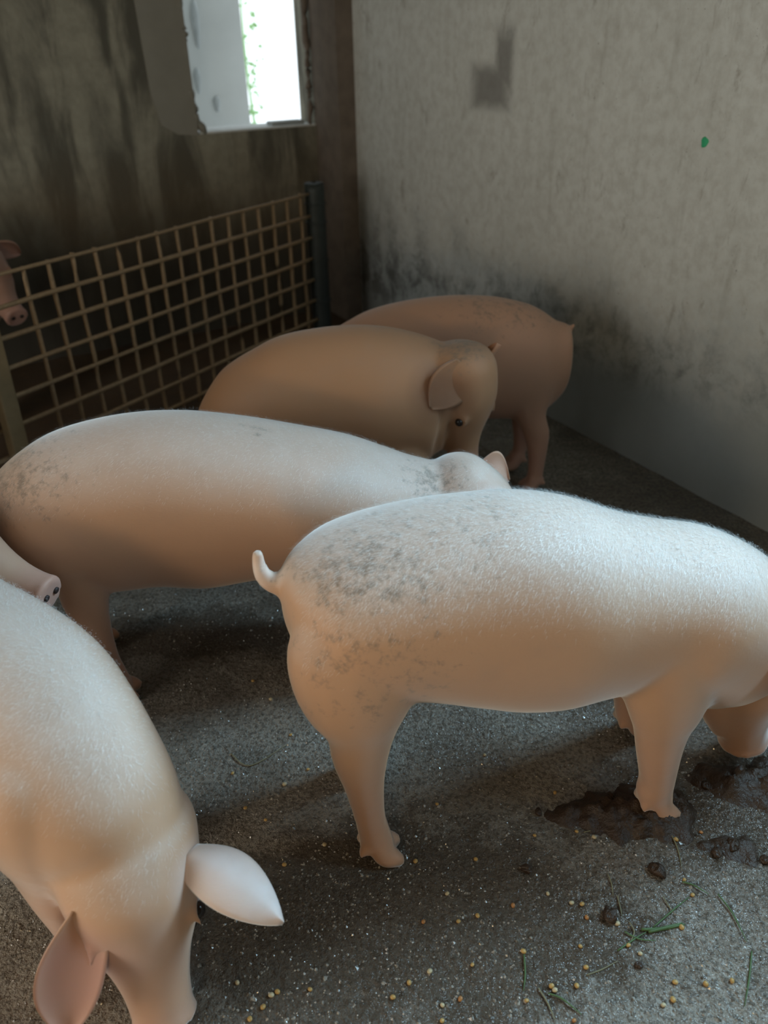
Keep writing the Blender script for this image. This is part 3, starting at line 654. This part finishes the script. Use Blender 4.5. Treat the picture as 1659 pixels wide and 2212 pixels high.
# ------------------------------------------------------------------ litter on the floor
def on_floor(px, py):
    """floor point of the spot surveyed in the photograph (image frame 1659 x 2212)"""
    d = fwd + rgt * ((px - 829.5) / F_PX) + upv * ((1106 - py) / F_PX)
    t = -CAM_H / d.z; return Vector((0, 0, CAM_H)) + d * t
def floor_z(p):
    q = np.array([p.x - OX, p.y - OY]); a = np.array([[q @ E1]]); b = np.array([[q @ E2]])
    return float(floor_h(a, b)[0, 0])
def z8(x, y): return (800 + x / 1.931, 1600 + y / 1.931)
KERN = [z8(*q) for q in ((477,60),(770,215),(278,265),(990,275),(860,380),(685,395),(1380,380),(440,495),(188,505),(932,408),(1275,415),(595,692),(840,678),(882,685),(447,738),(222,760),(368,760),(902,740),(320,645),(876,862),(1075,855),(1030,765),(1345,640),(1298,778),(1125,890),(637,885),(425,940),(247,968),(162,1013),(375,1080),(300,1105),(652,1090),(755,1030),(768,1047),(860,1028),(1262,1080),(1222,1103),(1270,1010),(898,950),(1125,940),(1508,1005),(1400,1015),(850,1172),(95,1075),(1310,580),(740,640),(300,1170))]
KERN += [(547,1473),(585,1513),(503,1672),(666,1662),(615,1694),(530,1746),(574,1772),(701,1826),(615,1870),(628,1588),(513,2125),(600,2145),(569,2177),(586,2152),(670,2140),(540,2202)]
def kernel_mesh(mat, seed):
    g = np.random.default_rng(seed); mb = MB(); ph = np.linspace(0, 2 * np.pi, 9, endpoint=False)
    prof = [(-.0042, .0012), (-.0030, .0030), (0, .0040), (.0028, .0036), (.0046, .0016)]
    mb.grid_rings([np.c_[np.full(9, x), r * np.cos(ph), r * 0.78 * np.sin(ph)] for x, r in prof])
    me = mb.mesh('corn_kernel'); me.materials.append(mat); me.polygons.foreach_set('use_smooth', np.ones(len(me.polygons), dtype=bool)); return me
KM = [kernel_mesh(mt, i) for i, mt in enumerate((M_CORN, M_CORN2, M_CORN3))]
BROWN = {(1380,380), (375,1080), (850,1172), (1125,940), (902,740), (595,692), (222,760)}
brown = {z8(*q) for q in BROWN}
for i, q in enumerate(KERN):
    p = on_floor(*q); kind = 2 if q in brown else (1 if i % 3 == 0 else 0)
    o = bpy.data.objects.new('corn_kernel', KM[kind]); COL.objects.link(o)
    s_ = random.uniform(.8, 1.15); o.scale = (s_, s_, s_); o.location = (p.x, p.y, floor_z(p) + .0026 * s_); o.rotation_euler = (random.uniform(-.3, .3), random.uniform(-.3, .3), random.uniform(0, 6.28))
    tag(o, ('loose golden corn kernel lying on the wet floor', 'pale cream corn kernel lying on the wet floor', 'rust-brown corn kernel lying on the wet floor')[kind], 'corn kernel', ('golden corn kernels on the floor', 'pale corn kernels on the floor', 'brown corn kernels on the floor')[kind])
STEMS = [((640,900),(645,980),(638,1050)), ((740,1060),(800,1085),(880,1150)), ((1300,590),(1350,605),(1410,640)), ((1450,640),(1510,720),(1570,840)), ((890,385),(950,372),(1010,360)), ((1100,385),(1160,372),(1220,365)), ((1240,370),(1280,450),(1300,540)), ((1590,880),(1580,990),(1560,1110)), ((900,985),(965,958),(1030,925)), ((1220,650),(1245,690),(1265,720)), ((1130,790),(1220,785),(1310,768)), ((1160,800),(1240,780),(1300,762)), ((1030,650),(1042,700),(1050,740)), ((1180,780),(1260,710),(1330,650)), ((1060,800),(1120,830),(1190,835)), ((990,560),(1005,600),(1012,650)), ((700,1040),(740,1100),(770,1170)), ((1030,880),(1100,830),(1150,800)), ((-580,60),(-500,110),(-350,20)), ((1080,760),(1100,800),(1080,850))]
GREENS = {0, 1, 2, 3, 7, 10, 11, 13, 14, 17}
def stem(pts, mat, label, grp, wide):
    P = [on_floor(*z8(*q)) for q in pts]; c = P[1]; mb = MB()
    tube(mb, [(p.x - c.x, p.y - c.y, floor_z(p) + .003) for p in P], [wide * .8, wide, wide * .4], 6, 5)
    o = link('grass_stem', mb.mesh('grass_stem'), mat, smooth=True); o.location = (c.x, c.y, 0); tag(o, label, 'grass', grp)
for i, pts in enumerate(STEMS):
    if i in (10, 11): stem(pts, M_GRASS, ('longer' if i == 10 else 'shorter') + ' thick dark green grass blade in the tangle on the floor', 'grass blades in the tangle', .0034)
    elif i in GREENS: stem(pts, M_GRASS, 'thin green grass stem lying on the wet floor', 'green grass stems', .0017)
    else: stem(pts, M_DRY, 'thin dry straw lying on the floor', 'dry straws', .0014)
def pile(poly, height, seed, label, res=.007):
    pts = np.array([on_floor(*z8(*q))[:2] for q in poly]); c = pts.mean(0); lo, hi = pts.min(0) - .05, pts.max(0) + .05
    xs = np.arange(lo[0], hi[0], res); ys = np.arange(lo[1], hi[1], res); X, Y = np.meshgrid(xs, ys, indexing='ij')
    inside = np.zeros(X.shape, bool); dist = np.full(X.shape, 9.0); k = len(pts)
    for i in range(k):
        a, b = pts[i], pts[(i + 1) % k]
        cr = ((a[1] > Y) != (b[1] > Y)) & (X < (b[0] - a[0]) * (Y - a[1]) / (b[1] - a[1] + 1e-12) + a[0]); inside ^= cr
        ab = b - a; t = np.clip(((X - a[0]) * ab[0] + (Y - a[1]) * ab[1]) / (ab @ ab), 0, 1); dist = np.minimum(dist, np.hypot(X - a[0] - t * ab[0], Y - a[1] - t * ab[1]))
    sd = np.where(inside, dist, -dist) + (vnoise2(X, Y, seed, 4, 22) - .5) * .075
    lump = np.abs(vnoise2(X, Y, seed + 1, 3, 38) - .5) * 2
    H = np.clip(sd / .05, -1, 1) * height * (.35 + 1.1 * lump) + np.clip(sd / .02, -1, 1) * .004
    q = np.stack([X - OX, Y - OY], -1); Z = floor_h(q @ E1, q @ E2) + H
    keep = sd > -.012; n = X.shape; idx = -np.ones(n, int); idx[keep] = np.arange(keep.sum())
    Vv = np.c_[X[keep] - c[0], Y[keep] - c[1], Z[keep]]
    quads = np.stack([idx[:-1, :-1], idx[1:, :-1], idx[1:, 1:], idx[:-1, 1:]], -1).reshape(-1, 4); quads = quads[(quads >= 0).all(1)]
    me = bpy.data.meshes.new('dung_heap'); me.from_pydata(Vv.tolist(), [], quads.tolist()); me.update()
    o = link('dung_heap', me, M_DUNG, smooth=True); o.location = (c[0], c[1], 0); tag(o, label, 'dung')
pile([(740,330),(790,250),(900,200),(1010,190),(1090,215),(1160,170),(1300,230),(1370,300),(1350,390),(1230,420),(1100,430),(980,420),(860,380)], .036, 11, 'flattened brown dung heap around the speckled pig\'s front hoof')
pile([(1330,180),(1400,110),(1560,80),(1700,90),(1760,180),(1700,280),(1560,290),(1430,260)], .040, 21, 'dark dung heap under the speckled pig\'s snout')
pile([(1410,440),(1480,380),(1580,390),(1640,440),(1600,490),(1480,500)], .026, 31, 'small black dung patch on the glistening floor')
def clod(px, r, seed, label):
    p = on_floor(*z8(*px)); g = np.random.default_rng(seed); mb = MB(); ph = np.linspace(0, 2 * np.pi, 14, endpoint=False); rings = []
    for t in np.linspace(0.12, math.pi - .12, 9):
        rr = r * (1 + .18 * g.normal(size=14)); rings.append(np.c_[rr * math.sin(t) * np.cos(ph), rr * math.sin(t) * np.sin(ph) * .8, .62 * rr * math.cos(t)])
    mb.grid_rings(rings[::-1]); o = link('dung_clod', mb.mesh('dung_clod'), M_DUNG, smooth=True); o.location = (p.x, p.y, floor_z(p) + r * .42); o.rotation_euler = (0, 0, random.uniform(0, 6))
    sm = o.modifiers.new('s', 'SUBSURF'); sm.levels = 1; sm.render_levels = 1
    tag(o, label, 'dung', 'loose dung clods')
CLODS = (((1000,735), .017, 'round dark dung clod beside the grass tangle'), ((1195,545), .018, 'largest lumpy dung clod between dung heap and grass tangle'), ((1120,940), .008, 'pea-sized dung clod below the grass tangle among kernels'),
         ((1510,440), .016, 'black dung clod on the small black dung patch'), ((1445,470), .013, 'dung clod at the edge of the small black dung patch'), ((1650,500), .012, 'dung clod beyond the small black dung patch on glistening floor'),
         ((650,540), .012, 'lone dung clod between the speckled pig\'s front and hind hooves'), ((700,300), .010, 'small dung clod at the rim of the flattened dung heap'), ((1400,190), .013, 'dung clod between the two dung heaps under the pig\'s jaw'))
for i, (q, r, lb) in enumerate(CLODS): clod(q, r, 50 + i, lb)

# loose grit bonded in the wet floor: tens of thousands of grains, one object
def grit(n, seed):
    g = np.random.default_rng(seed)
    a = g.uniform(0.35, 2.6, n * 2); b = g.uniform(1.9, 4.2, n * 2)
    dens = 0.35 + 0.65 * np.clip(vnoise2(a, b, 77, 3, 7.0) * 2.4 - 0.7, 0, 1) * np.clip(1.25 - a * 0.35, 0.3, 1)
    keep = np.where(g.random(n * 2) < dens)[0][:n]; a = a[keep]; b = b[keep]; k = len(a)
    z = floor_h(a, b); r = g.uniform(0.0013, 0.0036, k) * (1 + 0.5 * (g.random(k) < .08)); h = r * g.uniform(0.35, 0.8, k); th = g.uniform(0, 6.28, k)
    cx = OX + a * E1[0] + b * E2[0]; cy = OY + a * E1[1] + b * E2[1]; V = []
    for i in range(5):
        q = th + i * 2 * np.pi / 5; rr = r * g.uniform(0.7, 1.25, k); V.append(np.stack([cx + rr * np.cos(q), cy + rr * np.sin(q), z - 0.0006 + 0 * q], -1))
    V.append(np.stack([cx + g.normal(0, .3, k) * r, cy + g.normal(0, .3, k) * r, z + h], -1)); V = np.stack(V, 1).reshape(-1, 3)
    base = np.arange(k)[:, None, None] * 6; F = (base + np.array([[i, (i + 1) % 5, 5] for i in range(5)])[None]).reshape(-1, 3)
    me = bpy.data.meshes.new('floor_grit'); me.from_pydata(V.tolist(), [], F.tolist()); me.update()
    mt, nt, bs = new_mat('wet_grit'); nn = N(nt); v = nn.coord(); f = nn.noise(v, 140, 2); m2 = nn.noise(v, 9, 4, 0.6)
    cl = nn.mix(nn.maprange(f, 0.35, 0.65, 0, 1), (0.09, 0.075, 0.055), (0.40, 0.37, 0.32)); cl = nn.mix(nn.maprange(m2, 0.45, 0.7, 0, 0.7), cl, (0.08, 0.06, 0.04))
    nn.L(cl, bs.inputs['Base Color']); bs.inputs['Roughness'].default_value = 0.3; bs.inputs['Coat Weight'].default_value = 0.7; bs.inputs['Coat Roughness'].default_value = 0.1
    o = link('floor_grit', me, mt, floor); o['kind'] = 'stuff'; o['label'] = 'gritty wet grains bonded in the floor surface'
grit(42000, 5)
